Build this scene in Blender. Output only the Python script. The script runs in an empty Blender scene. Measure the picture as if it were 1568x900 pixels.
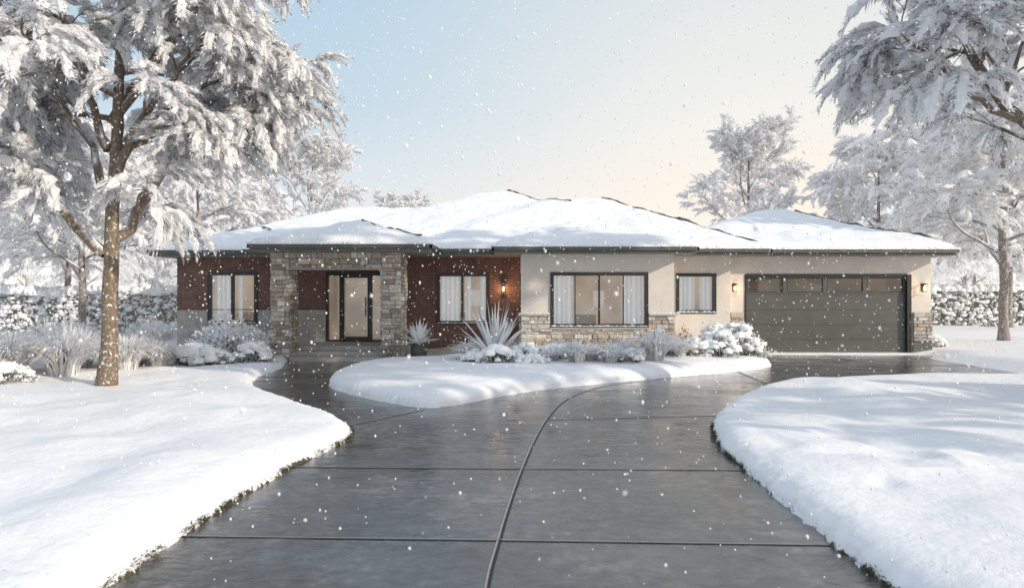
import bpy, math
import numpy as np
from mathutils import Vector
R=np.random.default_rng(7)
scene=bpy.context.scene
scene.view_settings.view_transform='Standard'
scene.view_settings.look='None'
scene.view_settings.exposure=0
# ---------------------------------------------------------------- materials
def newmat(name):
    m=bpy.data.materials.new(name); m.use_nodes=True
    nt=m.node_tree; b=nt.nodes['Principled BSDF']
    return m,nt,b
def N(nt,t,**k):
    n=nt.nodes.new(t)
    for a,v in k.items(): setattr(n,a,v)
    return n
def ramp(nt,stops):
    r=N(nt,'ShaderNodeValToRGB'); e=r.color_ramp.elements
    while len(e)<len(stops): e.new(0.5)
    for i,(p,c) in enumerate(stops):
        e[i].position=p; e[i].color=(c[0],c[1],c[2],1)
    return r
def noise(nt,scale,detail=4,rough=.55,vec=None):
    n=N(nt,'ShaderNodeTexNoise'); n.inputs['Scale'].default_value=scale
    n.inputs['Detail'].default_value=detail; n.inputs['Roughness'].default_value=rough
    if vec: nt.links.new(vec,n.inputs['Vector'])
    return n
def bump(nt,b,h,strength,dist,prev=None,sock='Normal'):
    bp=N(nt,'ShaderNodeBump'); bp.inputs['Strength'].default_value=strength
    bp.inputs['Distance'].default_value=dist
    nt.links.new(h,bp.inputs['Height'])
    if prev: nt.links.new(prev.outputs[0],bp.inputs['Normal'])
    nt.links.new(bp.outputs[0],b.inputs[sock])
    return bp
def simple(name,c,rough=.6,nscale=8,var=.15,bs=.15,metal=0,spec=.5):
    m,nt,b=newmat(name)
    tc=N(nt,'ShaderNodeTexCoord')
    n=noise(nt,nscale,5,.6,tc.outputs['Object'])
    r=ramp(nt,[(.3,[x*(1-var) for x in c]),(.7,[min(1,x*(1+var)) for x in c])])
    nt.links.new(n.outputs['Fac'],r.inputs[0]); nt.links.new(r.outputs[0],b.inputs['Base Color'])
    b.inputs['Roughness'].default_value=rough; b.inputs['Metallic'].default_value=metal
    b.inputs['Specular IOR Level'].default_value=spec
    if bs:
        n2=noise(nt,nscale*12,4,.6,tc.outputs['Object']); bump(nt,b,n2.outputs['Fac'],bs,.01)
    return m
def veg(name,transl=.25,rough=.85,em=0):
    m,nt,b=newmat(name)
    a=N(nt,'ShaderNodeVertexColor',layer_name='Col')
    nt.links.new(a.outputs['Color'],b.inputs['Base Color'])
    b.inputs['Roughness'].default_value=rough; b.inputs['Specular IOR Level'].default_value=.2
    if em: b.inputs['Emission Color'].default_value=(1,.95,.90,1); b.inputs['Emission Strength'].default_value=em
    if transl:
        t=N(nt,'ShaderNodeBsdfTranslucent'); nt.links.new(a.outputs['Color'],t.inputs['Color'])
        mx=N(nt,'ShaderNodeMixShader'); mx.inputs[0].default_value=transl
        out=nt.nodes['Material Output']
        nt.links.new(b.outputs[0],mx.inputs[1]); nt.links.new(t.outputs[0],mx.inputs[2]); nt.links.new(mx.outputs[0],out.inputs['Surface'])
    return m
M={}
M['foliage']=veg('frosted_foliage',.42)
M['foliage_mid']=veg('frosted_foliage_haze_glow',.42,em=.08)  # weak emission imitates aerial haze on mid-distance trees and hedges
M['foliage_far']=veg('frosted_foliage_far_haze_glow',.4,em=.26)  # stronger emission imitates mist over the distant trees
M['blade']=veg('frosted_blades',.25)
m,nt,b=newmat('bark'); tc=N(nt,'ShaderNodeTexCoord')
a=N(nt,'ShaderNodeVertexColor',layer_name='Col')
mp=N(nt,'ShaderNodeMapping'); mp.inputs['Scale'].default_value=(1,1,.22); nt.links.new(tc.outputs['Object'],mp.inputs[0])
n=noise(nt,26,6,.7,mp.outputs[0]); r=ramp(nt,[(.3,(.45,.45,.45)),(.7,(1.3,1.3,1.3))]); nt.links.new(n.outputs['Fac'],r.inputs[0])
mu=N(nt,'ShaderNodeMixRGB',blend_type='MULTIPLY'); mu.inputs[0].default_value=1
nt.links.new(a.outputs['Color'],mu.inputs[1]); nt.links.new(r.outputs[0],mu.inputs[2])
n3=noise(nt,14,5,.75,tc.outputs['Object']); r3=ramp(nt,[(.58,(0,0,0)),(.62,(1,1,1))]); nt.links.new(n3.outputs['Fac'],r3.inputs[0])
mx=N(nt,'ShaderNodeMixRGB'); nt.links.new(r3.outputs[0],mx.inputs[0]); nt.links.new(mu.outputs[0],mx.inputs[1]); mx.inputs[2].default_value=(.82,.84,.87,1)
nt.links.new(mx.outputs[0],b.inputs['Base Color']); b.inputs['Roughness'].default_value=.9
bump(nt,b,n.outputs['Fac'],.9,.03); M['bark']=m
def snowmat(name,attr=False,c0=(.75,.775,.815),c1=(.82,.83,.845)):
    m,nt,b=newmat(name); tc=N(nt,'ShaderNodeTexCoord')
    n=noise(nt,3,5,.6,tc.outputs['Object']); r=ramp(nt,[(.3,c0),(.7,c1)])
    nt.links.new(n.outputs['Fac'],r.inputs[0])
    if attr:
        a=N(nt,'ShaderNodeVertexColor',layer_name='Col'); mx=N(nt,'ShaderNodeMixRGB')
        sp=N(nt,'ShaderNodeSeparateColor'); nt.links.new(a.outputs['Color'],sp.inputs[0])
        nn=noise(nt,18,5,.75,tc.outputs['Object']); ad=N(nt,'ShaderNodeMath',operation='ADD'); nt.links.new(sp.outputs[0],ad.inputs[0]); nt.links.new(nn.outputs['Fac'],ad.inputs[1])
        rr=ramp(nt,[(.88,(0,0,0)),(.97,(1,1,1))]); nt.links.new(ad.outputs[0],rr.inputs[0])
        nt.links.new(rr.outputs[0],mx.inputs[0]); nt.links.new(r.outputs[0],mx.inputs[1]); mx.inputs[2].default_value=(.06,.05,.028,1)
        nt.links.new(mx.outputs[0],b.inputs['Base Color'])
    else: nt.links.new(r.outputs[0],b.inputs['Base Color'])
    b.inputs['Roughness'].default_value=.55; b.inputs['Specular IOR Level'].default_value=.3
    n2=noise(nt,6,7,.62,tc.outputs['Object']); b1=bump(nt,b,n2.outputs['Fac'],.5,.05)
    n4=noise(nt,110,3,.7,tc.outputs['Object']); bump(nt,b,n4.outputs['Fac'],.45,.006,b1)
    return m
M['snow']=snowmat('snow'); M['lawnsnow']=snowmat('lawn_snow',True); M['plantsnow']=snowmat('plant_snow',False,(.86,.88,.90),(.91,.915,.92))
# wet driveway
m,nt,b=newmat('wet_stamped_concrete'); tc=N(nt,'ShaderNodeTexCoord')
n=noise(nt,.6,6,.7,tc.outputs['Object']); n2=noise(nt,6,9,.75,tc.outputs['Object'])
r=ramp(nt,[(.28,(.008,.008,.010)),(.46,(.022,.022,.024)),(.58,(.048,.046,.047)),(.72,(.12,.115,.112))])
ad=N(nt,'ShaderNodeMath',operation='MULTIPLY_ADD'); nt.links.new(n2.outputs['Fac'],ad.inputs[0]); ad.inputs[1].default_value=1.0
sb=N(nt,'ShaderNodeMath',operation='MULTIPLY_ADD'); nt.links.new(n.outputs['Fac'],sb.inputs[0]); sb.inputs[1].default_value=1.1; sb.inputs[2].default_value=-.55
nt.links.new(sb.outputs[0],ad.inputs[2]); nt.links.new(ad.outputs[0],r.inputs[0]); nt.links.new(r.outputs[0],b.inputs['Base Color'])
b.inputs['Roughness'].default_value=.5; b.inputs['Specular IOR Level'].default_value=.25
mp=N(nt,'ShaderNodeMapping'); mp.inputs['Scale'].default_value=(1,1.7,1); mp.inputs['Rotation'].default_value=(0,0,.2); nt.links.new(tc.outputs['Object'],mp.inputs[0])
n4=noise(nt,5.5,7,.62,mp.outputs[0]); n4.inputs['Distortion'].default_value=.6
b1=bump(nt,b,n4.outputs['Fac'],.7,.02)
n5=noise(nt,60,4,.6,tc.outputs['Object']); bump(nt,b,n5.outputs['Fac'],.3,.004,b1)
n3=noise(nt,.7,6,.68,mp.outputs[0]); rr=ramp(nt,[(.42,(.015,.015,.015)),(.62,(.22,.22,.22))]); nt.links.new(n3.outputs['Fac'],rr.inputs[0])
b.inputs['Coat Weight'].default_value=1; b.inputs['Coat IOR'].default_value=1.66; nt.links.new(rr.outputs[0],b.inputs['Coat Roughness'])
hm=N(nt,'ShaderNodeMath',operation='MULTIPLY'); rq=ramp(nt,[(.38,(.30,.30,.30)),(.60,(1,1,1))]); nt.links.new(n3.outputs['Fac'],rq.inputs[0]); nt.links.new(n4.outputs['Fac'],hm.inputs[0]); nt.links.new(rq.outputs[0],hm.inputs[1])
bump(nt,b,hm.outputs[0],.58,.020,None,'Coat Normal')
M['drive']=m
M['joint']=simple('joint_groove',(.008,.008,.009),.6)
M['jointedge']=simple('joint_edge',(.26,.26,.27),.4)
def wallvec(nt):
    tc=N(nt,'ShaderNodeTexCoord'); s=N(nt,'ShaderNodeSeparateXYZ'); nt.links.new(tc.outputs['Object'],s.inputs[0])
    a=N(nt,'ShaderNodeMath',operation='ADD'); nt.links.new(s.outputs[0],a.inputs[0]); nt.links.new(s.outputs[1],a.inputs[1])
    c=N(nt,'ShaderNodeCombineXYZ'); nt.links.new(a.outputs[0],c.inputs[0]); nt.links.new(s.outputs[2],c.inputs[1]); return c.outputs[0],tc
def brickmat(name,c1,c2,mo,bw,rh,ms):
    m,nt,b=newmat(name); v,tc=wallvec(nt)
    br=N(nt,'ShaderNodeTexBrick'); nt.links.new(v,br.inputs['Vector'])
    br.inputs['Scale'].default_value=1; br.inputs['Brick Width'].default_value=bw; br.inputs['Row Height'].default_value=rh; br.inputs['Mortar Size'].default_value=ms
    br.inputs['Color1'].default_value=(*c1,1); br.inputs['Color2'].default_value=(*c2,1); br.inputs['Mortar'].default_value=(*mo,1)
    n=noise(nt,3,5,.7,tc.outputs['Object']); r=ramp(nt,[(.3,(.75,.75,.75)),(.7,(1.22,1.22,1.22))]); nt.links.new(n.outputs['Fac'],r.inputs[0])
    mu=N(nt,'ShaderNodeMixRGB',blend_type='MULTIPLY'); mu.inputs[0].default_value=1; nt.links.new(br.outputs['Color'],mu.inputs[1]); nt.links.new(r.outputs[0],mu.inputs[2])
    nt.links.new(mu.outputs[0],b.inputs['Base Color']); b.inputs['Roughness'].default_value=.85
    iv=N(nt,'ShaderNodeMath',operation='SUBTRACT'); iv.inputs[0].default_value=1; nt.links.new(br.outputs['Fac'],iv.inputs[1]); bump(nt,b,iv.outputs[0],.5,.008)
    return m
M['brick']=brickmat('red_brick',(.150,.078,.063),(.195,.100,.082),(.25,.185,.16),.26,.085,.006)
M['greystucco']=brickmat('grey_block',(.37,.35,.32),(.42,.40,.365),(.30,.285,.26),.5,.17,.006)
M['stucco']=simple('cream_stucco',(.68,.63,.575),.9,1.2,.07,.6)
M['trim']=simple('dark_trim',(.10,.105,.095),.5,3,.2,.05)
M['frame']=simple('black_frame',(.025,.025,.026),.4,3,.1,0)
M['soffit']=simple('soffit',(.3,.27,.24),.8)
M['concrete']=simple('porch_concrete',(.42,.41,.39),.7,3,.15,.4)
M['mortar']=simple('mortar',(.30,.27,.23),.95,6)
M['stone']=veg('ledge_stone',0,.88)
nt=M['stone'].node_tree; b=nt.nodes['Principled BSDF']; tc=N(nt,'ShaderNodeTexCoord'); n=noise(nt,14,6,.7,tc.outputs['Object']); bump(nt,b,n.outputs['Fac'],.9,.02)
r=ramp(nt,[(.3,(.68,.68,.68)),(.7,(1.25,1.25,1.25))]); nt.links.new(n.outputs['Fac'],r.inputs[0]); a=[x for x in nt.nodes if x.bl_idname=='ShaderNodeVertexColor'][0]
mu=N(nt,'ShaderNodeMixRGB',blend_type='MULTIPLY'); mu.inputs[0].default_value=1; nt.links.new(a.outputs[0],mu.inputs[1]); nt.links.new(r.outputs[0],mu.inputs[2]); nt.links.new(mu.outputs[0],b.inputs['Base Color'])
M['gdoor']=simple('garage_door_paint',(.108,.108,.102),.34,2,.12,.05)
M['metal']=simple('lantern_metal',(.03,.028,.025),.35,metal=.6,bs=0)
M['pot']=simple('glazed_pot',(.07,.065,.06),.35,6,.3,.1)
M['curtain']=simple('white_curtain',(.82,.82,.82),.9,4,.04,0)
nt=M['curtain'].node_tree; b=nt.nodes['Principled BSDF']; b.inputs['Emission Color'].default_value=(.97,.97,1,1); b.inputs['Emission Strength'].default_value=.22  # faint glow put into the cloth in place of light on it
def room(name,c,e,s,sc=1.1):  # patchy wall glow imitates a lit interior; no lamp inside
    m,nt,b=newmat(name); tc=N(nt,'ShaderNodeTexCoord'); n=noise(nt,sc,3,.5,tc.outputs['Object'])
    r=ramp(nt,[(.38,[x*.45 for x in e]),(.62,e)]); nt.links.new(n.outputs['Fac'],r.inputs[0]); nt.links.new(r.outputs[0],b.inputs['Emission Color'])
    b.inputs['Base Color'].default_value=(*c,1); b.inputs['Emission Strength'].default_value=s; b.inputs['Roughness'].default_value=.9; return m
M['room']=room('room_wall_glow',(.55,.49,.42),(1,.85,.70),.20)
M['dark_room']=room('garage_interior_glow',(.22,.19,.17),(1,.8,.65),.10)
m,nt,b=newmat('window_glass'); out=nt.nodes['Material Output']
t=N(nt,'ShaderNodeBsdfTransparent'); t.inputs[0].default_value=(.9,.92,.92,1); g=N(nt,'ShaderNodeBsdfGlossy'); g.inputs['Roughness'].default_value=.02
f=N(nt,'ShaderNodeFresnel'); f.inputs[0].default_value=1.9; mx=N(nt,'ShaderNodeMixShader'); nt.links.new(f.outputs[0],mx.inputs[0]); nt.links.new(t.outputs[0],mx.inputs[1]); nt.links.new(g.outputs[0],mx.inputs[2]); nt.links.new(mx.outputs[0],out.inputs['Surface'])
M['glass']=m
m,nt,b=newmat('bulb'); b.inputs['Emission Color'].default_value=(1,.6,.25,1); b.inputs['Emission Strength'].default_value=12; b.inputs['Base Color'].default_value=(1,.8,.5,1); M['bulb']=m
# ---------------------------------------------------------------- mesh builder
class B:
    def __init__(s): s.V=[];s.Q=[];s.C=[];s.n=0
    def add(s,V,Q,C):
        V=np.asarray(V,float).reshape(-1,3); Q=np.asarray(Q,int).reshape(-1,4)
        C=np.asarray(C,float)
        if C.ndim==1: C=np.tile(C[:3],(len(V),1))
        s.V.append(V); s.Q.append(Q+s.n); s.C.append(C); s.n+=len(V)
    def box(s,x0,x1,y0,y1,z0,z1,c=(.5,.5,.5)):
        V=[(x,y,z) for z in (z0,z1) for y in (y0,y1) for x in (x0,x1)]
        s.add(V,[(0,2,3,1),(4,5,7,6),(0,1,5,4),(2,6,7,3),(0,4,6,2),(1,3,7,5)],c)
    def obj(s,name,mat,parent=None,smooth=False,link=True):
        V=np.concatenate(s.V);Q=np.concatenate(s.Q);C=np.concatenate(s.C)
        me=bpy.data.meshes.new(name)
        me.vertices.add(len(V)); me.vertices.foreach_set('co',V.ravel())
        me.loops.add(Q.size); me.loops.foreach_set('vertex_index',Q.ravel().astype(np.int32))
        me.polygons.add(len(Q)); me.polygons.foreach_set('loop_start',np.arange(0,Q.size,4,dtype=np.int32))
        me.polygons.foreach_set('loop_total',np.full(len(Q),4,dtype=np.int32))
        me.polygons.foreach_set('use_smooth',np.full(len(Q),smooth))
        me.update(calc_edges=True)
        ca=me.color_attributes.new('Col','FLOAT_COLOR','POINT')
        ca.data.foreach_set('color',np.hstack([C,np.ones((len(C),1))]).ravel().astype(np.float32))
        me.materials.append(mat)
        if not link: return me
        o=bpy.data.objects.new(name,me); scene.collection.objects.link(o)
        if parent: o.parent=parent
        return o
def empty(name,loc=(0,0,0)):
    e=bpy.data.objects.new(name,None); e.location=loc; scene.collection.objects.link(e); e.empty_display_size=.3; return e
def tube(b,P,rad,n,col,snow=0,rng=R,jit=0,flat=1):
    P=np.asarray(P,float); k=len(P); T=np.gradient(P,axis=0); T/=np.linalg.norm(T,axis=1)[:,None]+1e-9
    ref=np.where(np.abs(T[:,2:3])>.9,np.array([[1.,0,0]]),np.array([[0,0,1.]]))
    if np.abs(T[0,2])>.75: ref=np.tile([[1.,0.05,0]],(k,1))
    A=np.cross(T,ref); A/=np.linalg.norm(A,axis=1)[:,None]+1e-9; Bv=np.cross(T,A)
    th=np.arange(n)/n*2*np.pi
    D=A[:,None,:]*np.cos(th)[None,:,None]*flat+Bv[:,None,:]*np.sin(th)[None,:,None]
    rr=np.asarray(rad)[:,None,None]*(1+jit*rng.standard_normal((k,n,1)))
    V=(P[:,None,:]+D*rr).reshape(-1,3)
    C=np.tile(np.asarray(col,float),(k*n,1))
    if snow:
        up=D[:,:,2].reshape(-1)+rng.normal(0,.2,k*n); C[up>(1-snow)]=(.87,.89,.92)
    i=np.arange(k-1)[:,None]*n; j=np.arange(n)[None,:]
    Q=np.stack([i+j,i+(j+1)%n,i+n+(j+1)%n,i+n+j],-1).reshape(-1,4)
    b.add(V,Q,C)
def lump(b,c,r,col=(.87,.89,.92),rng=R,nu=10,nv=6,low=-.3):
    c=np.asarray(c,float); r=np.asarray(r,float)
    u=np.arange(nu)/nu*2*np.pi; v=np.linspace(low*np.pi/2,np.pi/2*.98,nv)
    D=np.stack([np.cos(v)[:,None]*np.cos(u)[None],np.cos(v)[:,None]*np.sin(u)[None],np.tile(np.sin(v)[:,None],(1,nu))],-1)
    k=1+.14*rng.standard_normal((nv,nu,1)); k[-1]=1
    V=(c+D*r*k).reshape(-1,3)
    i=np.arange(nv-1)[:,None]*nu; j=np.arange(nu)[None,:]
    Q=np.stack([i+j,i+(j+1)%nu,i+nu+(j+1)%nu,i+nu+j],-1).reshape(-1,4); b.add(V,Q,col)
def blades(b,base,d,L,w,C,rng=R,bend=.15):
    n=len(base); d=d/(np.linalg.norm(d,axis=1)[:,None]+1e-9)
    p=np.cross(d,rng.standard_normal((n,3))); p/=np.linalg.norm(p,axis=1)[:,None]+1e-9
    L=np.asarray(L)[:,None]; w=np.asarray(w)
    w=w[:,None] if w.ndim else w
    tip=base+d*L; tip[:,2]-=(bend*L)[:,0]
    mid=base+d*L*.45
    V=np.stack([base,mid+p*w,tip,mid-p*w],1).reshape(-1,3)
    Q=np.arange(n*4).reshape(-1,4); b.add(V,Q,np.repeat(C,4,axis=0))
TAB=R.random((256,256))
def vn(x,y,o=0):
    x=np.asarray(x)+o*17.3; y=np.asarray(y)+o*9.1
    xi=np.floor(x).astype(int); yi=np.floor(y).astype(int); fx=x-xi; fy=y-yi
    fx=fx*fx*(3-2*fx); fy=fy*fy*(3-2*fy)
    g=lambda a,c: TAB[(a)&255,(c)&255]
    return (g(xi,yi)*(1-fx)+g(xi+1,yi)*fx)*(1-fy)+(g(xi,yi+1)*(1-fx)+g(xi+1,yi+1)*fx)*fy-.5
# ---------------------------------------------------------------- ground
def chaikin(P,it=2):
    P=np.asarray(P,float)
    for _ in range(it):
        Nx=np.roll(P,-1,0); P=np.stack([P*.75+Nx*.25,P*.25+Nx*.75],1).reshape(-1,2)
    return P
DR=chaikin([(-2.55,-14),(-2.55,1),(-2.55,4.3),(-2.52,5.1),(-2.48,6.1),(-2.36,7.2),(-2.16,8.1),(-2.02,8.9),(-2.5,10.0),(-3.26,10.9),(-4.4,12.3),(-5.2,13.6),(-5.7,15.1),(-5.69,16.8),(-6.1,18.3),(-6.3,19.5),(-6.3,21.8),(0,21.8),(7,21.8),(12.6,21.8),(12.7,20.8),(12.0,19),(12,16.6),(11.95,15.5),(11.2,14.9),(8.7,14.75),(6.5,14.35),(5.2,13.6),(4.1,12.2),(3.3,10.74),(2.75,9.43),(2.5,8.4),(2.42,7.1),(2.37,5.9),(2.36,4.3),(2.4,1),(2.4,-14)])
ISL=chaikin([(-3.95,14.7),(-3.5,13.2),(-2.4,11.9),(-1.45,10.95),(-.85,11.4),(-.1,12.5),(.86,13.45),(2.3,14.4),(3.94,15.4),(5.43,16.3),(6.7,17.4),(7.1,19.3),(6.9,20.9),(6.65,21.4),(.35,21.4),(.2,19.75),(-1.1,19.5),(-1.5,18.4),(-2.9,18.15),(-3.75,17.4),(-4.0,16)])
GS=np.array([(7.0,20.78),(12.4,20.72),(12.5,21.2),(6.9,21.2)])
def sdf(X,Y,P):
    A=P; Bp=np.roll(P,-1,0); d2=np.full(X.shape,1e9); ins=np.zeros(X.shape,bool)
    for a,c in zip(A,Bp):
        ex,ey=c-a; wx=X-a[0]; wy=Y-a[1]; t=np.clip((wx*ex+wy*ey)/(ex*ex+ey*ey+1e-12),0,1)
        d2=np.minimum(d2,(wx-ex*t)**2+(wy-ey*t)**2)
        cond=((a[1]>Y)!=(c[1]>Y)); xin=a[0]+(Y-a[1])/(ey if abs(ey)>1e-9 else 1e-9)*ex
        ins^=cond&(X<xin)
    d=np.sqrt(d2); return np.where(ins,d,-d)
def geo(a,end,step0,g):
    o=[];s=step0;v=a
    while abs(v-a)<abs(end-a):
        s*=g; v+=s*(1 if end>a else -1); o.append(v)
    return o
xs=np.array(sorted(geo(-7,-300,.04,1.12)+list(np.arange(-7,7.001,.04))+geo(7,300,.04,1.12)))
ys=np.array(sorted(geo(2.6,-60,.04,1.3)+list(np.arange(2.6,12,.035))+list(np.arange(12,21.6,.05))+geo(21.6,400,.05,1.12)))
X,Y=np.meshgrid(xs,ys)
def groundz(X,Y):
    d1=-sdf(X,Y,DR); d2=sdf(X,Y,ISL); d3=sdf(X,Y,GS)
    jit=.05*vn(X*3,Y*3,1)+.045*vn(X*9,Y*9,2)+.03*vn(X*25,Y*25,3)
    def prof(d,h,w):
        t=np.clip(d/w,0,1); return np.where(d>0,h*np.sqrt(1-(1-t)**2),np.maximum(d*3,-.1))
    und=.15*vn(X*.45,Y*.45,4)+.12*vn(X*1.1,Y*1.1,5)+.035*vn(X*2.7,Y*2.7,6)
    wt=lambda d:np.clip(d/1.2,0,1)
    hl=.17+.05*vn(X*.8,Y*.8,9)
    zl=prof(d1+jit,hl,.42)+wt(d1)*(und+.03)
    foot=np.clip(1-((X-3.9)/1.7)**2-((Y-6.8)/2.2)**2,0,1)
    zl+=-foot*.10*np.clip(vn(X*2.3,Y*2.0,8)*2.5,0,1)*wt(d1)*1.3
    zl+=np.clip((np.hypot(X,Y-12)-22)/60,0,1)*vn(X*.05,Y*.05,7)*1.2
    zi=prof(d2+jit,.23,.5)+wt(d2)*(und*.6+.05)
    zs=np.where(d3>0,prof(d3+jit*.5,.05,.12),-.1)
    return np.maximum(np.maximum(zl,zi),zs),d1,d2
Z,D1,D2=groundz(X,Y)
ny,nx=X.shape
V=np.stack([X,Y,Z],-1).reshape(-1,3)
i=np.arange(ny-1)[:,None]*nx; j=np.arange(nx-1)[None,:]
Q=np.stack([i+j,i+j+1,i+nx+j+1,i+nx+j],-1).reshape(-1,4)
soil=np.clip(1-Z/.085,0,1)*(.62+.5*vn(X*1.7,Y*1.7,14))*((D1>-.2)&(Y<9.6)&(D2<-.5))*(D1<.3)
Cc=np.stack([soil]*3,-1).reshape(-1,3)
bb=B(); bb.add(V,Q,Cc); bb.obj('snow_ground',M['lawnsnow'],smooth=True)
def gz(x,y):
    return float(groundz(np.array([[float(x)]]),np.array([[float(y)]]))[0][0,0])
bb=B(); bb.add([(-9,-14,0),(14,-14,0),(14,21.6,0),(-9,21.6,0)],[(0,1,2,3)],(.1,.1,.1)); drive=bb.obj('driveway',M['drive'])
def strip(b,P,w,z,off=0):
    P=np.asarray(P,float); T=np.gradient(P,axis=0); T/=np.linalg.norm(T,axis=1)[:,None]; Nn=np.stack([-T[:,1],T[:,0]],1)
    A=P+Nn*(off+w/2); C=P+Nn*(off-w/2); k=len(P)
    V=np.concatenate([np.c_[A,np.full(k,z)],np.c_[C,np.full(k,z)]]); Q=[(n,n+k,n+k+1,n+1) for n in range(k-1)]
    b.add(V,Q,(.1,.1,.1))
def openchaik(P,it=3):
    P=np.asarray(P,float)
    for _ in range(it):
        o=[P[0]]
        for a,c in zip(P[:-1],P[1:]): o+= [a*.75+c*.25,a*.25+c*.75]
        P=np.array(o+[P[-1]])
    return P
jl=[openchaik([(-.2,-5),(-.19,2),(-.16,4.3),(-.09,5.1),(-.04,5.7),(.11,7.2),(.42,9.57),(.85,11.7),(1.3,12.8),(1.95,13.9),(3.2,14.7)]),
    np.array([(-2.9,5.22),(-.09,5.12),(2.8,5.0)]),np.array([(-2.6,7.3),(.11,7.22),(2.7,7.15)]),np.array([(-2.7,9.0),(-1.4,10.9)]),
    np.array([(-2.9,3.2),(2.8,3.1)]),np.array([(.5,10.0),(3.3,10.4)]),np.array([(5.2,13.4),(5.4,16.5)]),np.array([(9.5,14.5),(9.5,20.9)]),np.array([(5.3,17),(12.2,17.6)]),np.array([(-5.8,15.3),(-3.9,15.2)])]
b1=B();b2=B()
for n_,P in enumerate(jl):
    strip(b1,P,(.012+.0012*float(P[:,1].mean())) if n_ else .020,.004,0); strip(b2,P,(.007+.0008*float(P[:,1].mean())) if n_ else .014,.0045,(.012+.001*float(P[:,1].mean())) if n_ else .019)
b1.obj('joint_groove',M['joint'],drive); b2.obj('joint_edge',M['jointedge'],drive)
bb=B(); Pd=np.asarray(DR)
for a,c in zip(Pd,np.roll(Pd,-1,0)):
    if min(a[1],c[1])>2.3 and max(a[1],c[1])<9.8 and max(abs(a[0]),abs(c[0]))<3.4:
        L=np.hypot(*(c-a)); n=int(L*800); t=R.random(n)[:,None]; p=a+(c-a)*t
        side=-1 if a[0]<0 else 1
        dens=vn(p[:,0]*2,p[:,1]*2,11)+vn(p[:,0]*7,p[:,1]*7,12)*.7+.08
        p=p[dens>R.normal(0,.10,n)]; n=len(p)
        base=np.c_[p[:,0]+side*R.uniform(-.02,.06,n),p[:,1],R.uniform(0,.05,n)]
        d=np.c_[-side*R.uniform(.0,1.1,n),R.normal(0,.6,n),R.uniform(.1,1,n)]
        col=np.where(R.random((n,1))<.5,np.array([[.045,.055,.02]]),np.array([[.11,.09,.05]]))*R.uniform(.5,1.4,(n,1))
        blades(bb,base,d,R.uniform(.02,.055,n),R.uniform(.002,.004,n),col,bend=.3)
bb.obj('grass',M['blade'])
# ---------------------------------------------------------------- house
house=empty('single_storey_house')
K={k:B() for k in ['brick','stucco','greystucco','trim','frame','soffit','concrete','mortar','stone','gdoor','glass','room','dark_room','curtain','snow','metal','bulb']}
def wall(x0,x1,y,layers,ops,t=.2):
    xc=sorted({x0,x1,*[o[0] for o in ops],*[o[1] for o in ops]}); xc=[x for x in xc if x0<=x<=x1]
    for z0,z1,k in layers:
        zc=sorted({z0,z1,*[z for o in ops for z in o[2:4] if z0<z<z1]})
        for a,c in zip(xc[:-1],xc[1:]):
            for e,f in zip(zc[:-1],zc[1:]):
                mx,mz=(a+c)/2,(e+f)/2
                if any(o[0]<mx<o[1] and o[2]<mz<o[3] for o in ops): continue
                K[k].box(a,c,y,y+t,e,f)
def fbox(x0,x1,y0,y1,z0,z1,k='frame'): K[k].box(x0,x1,y0,y1,z0,z1)
def roombox(room,a,c,e,f,g,h):
    K[room].add([(a,e,g),(c,e,g),(c,f,g),(a,f,g),(a,e,h),(c,e,h),(c,f,h),(a,f,h)],[(0,1,2,3),(4,7,6,5),(3,2,6,7),(0,3,7,4),(1,5,6,2)],(1,1,1))
def window(x0,x1,z0,z1,y,mull=(),curt=(),room='room',sill=True):
    w=.07
    fbox(x0-.03,x1+.03,y-.035,y+.1,z1-w,z1+.03); fbox(x0-.03,x1+.03,y-.035,y+.1,z0-.03,z0+w)
    fbox(x0-.03,x0+w,y-.035,y+.1,z0+w,z1-w); fbox(x1-w,x1+.03,y-.035,y+.1,z0+w,z1-w)
    for mx,mw in mull: fbox(mx-mw/2,mx+mw/2,y-.02,y+.09,z0+w,z1-w)
    K['glass'].add([(x0+.05,y+.05,z0+.05),(x1-.05,y+.05,z0+.05),(x1-.05,y+.05,z1-.05),(x0+.05,y+.05,z1-.05)],[(0,1,2,3)],(1,1,1))
    roombox(room,x0-.25,x1+.25,y+.21,y+2.6,z0-.12,z1+.1)
    cx=(x0+x1)/2
    K['curtain'].box(cx+.1,cx+.45,y+2.3,y+2.35,z0+.5,z0+1.05); K['dark_room'].box(cx-.5,cx+.1,y+1.6,y+2.1,z0-.1,z0+.28)
    for c0,c1 in curt:
        n=int((c1-c0)*60)+2; u=np.linspace(c0,c1,n); yy=y+.30+.04*np.sin(u*46)+.015*np.sin(u*23+1)
        V=np.concatenate([np.c_[u,yy,np.full(n,z0-.05)],np.c_[u,yy,np.full(n,z1+.03)]]); K['curtain'].add(V,[(q,q+1,q+n+1,q+n) for q in range(n-1)],(1,1,1))
    if sill:
        n=int((x1-x0)/.12)
        for q in range(n): lump(K['snow'],(x0+(q+.5)*(x1-x0)/n,y-.03,z0-.0),(.09,.035,R.uniform(.015,.04)),low=0)
YL=21.3
ops=[(-9.46,-7.97,.95,2.5),(-5.80,-3.95,.36,2.52),(-2.32,-.74,.94,2.47)]
wall(-10.45,-5.80,YL,[(0,1.36,'greystucco'),(1.36,3.02,'brick')],ops[:1])
wall(-5.80,.26,YL,[(0,3.02,'brick')],ops[1:])
K['trim'].box(-10.452,-5.82,YL-.02,YL+.0,1.35,1.375)
window(*ops[0],YL,[(-8.72,.08)],[(-9.40,-8.78),(-8.64,-8.5),(-8.15,-8.0)])
window(*ops[2],YL,[(-1.55,.07)],[(-2.26,-1.65),(-1.48,-1.3),(-1.0,-.78)])
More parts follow.
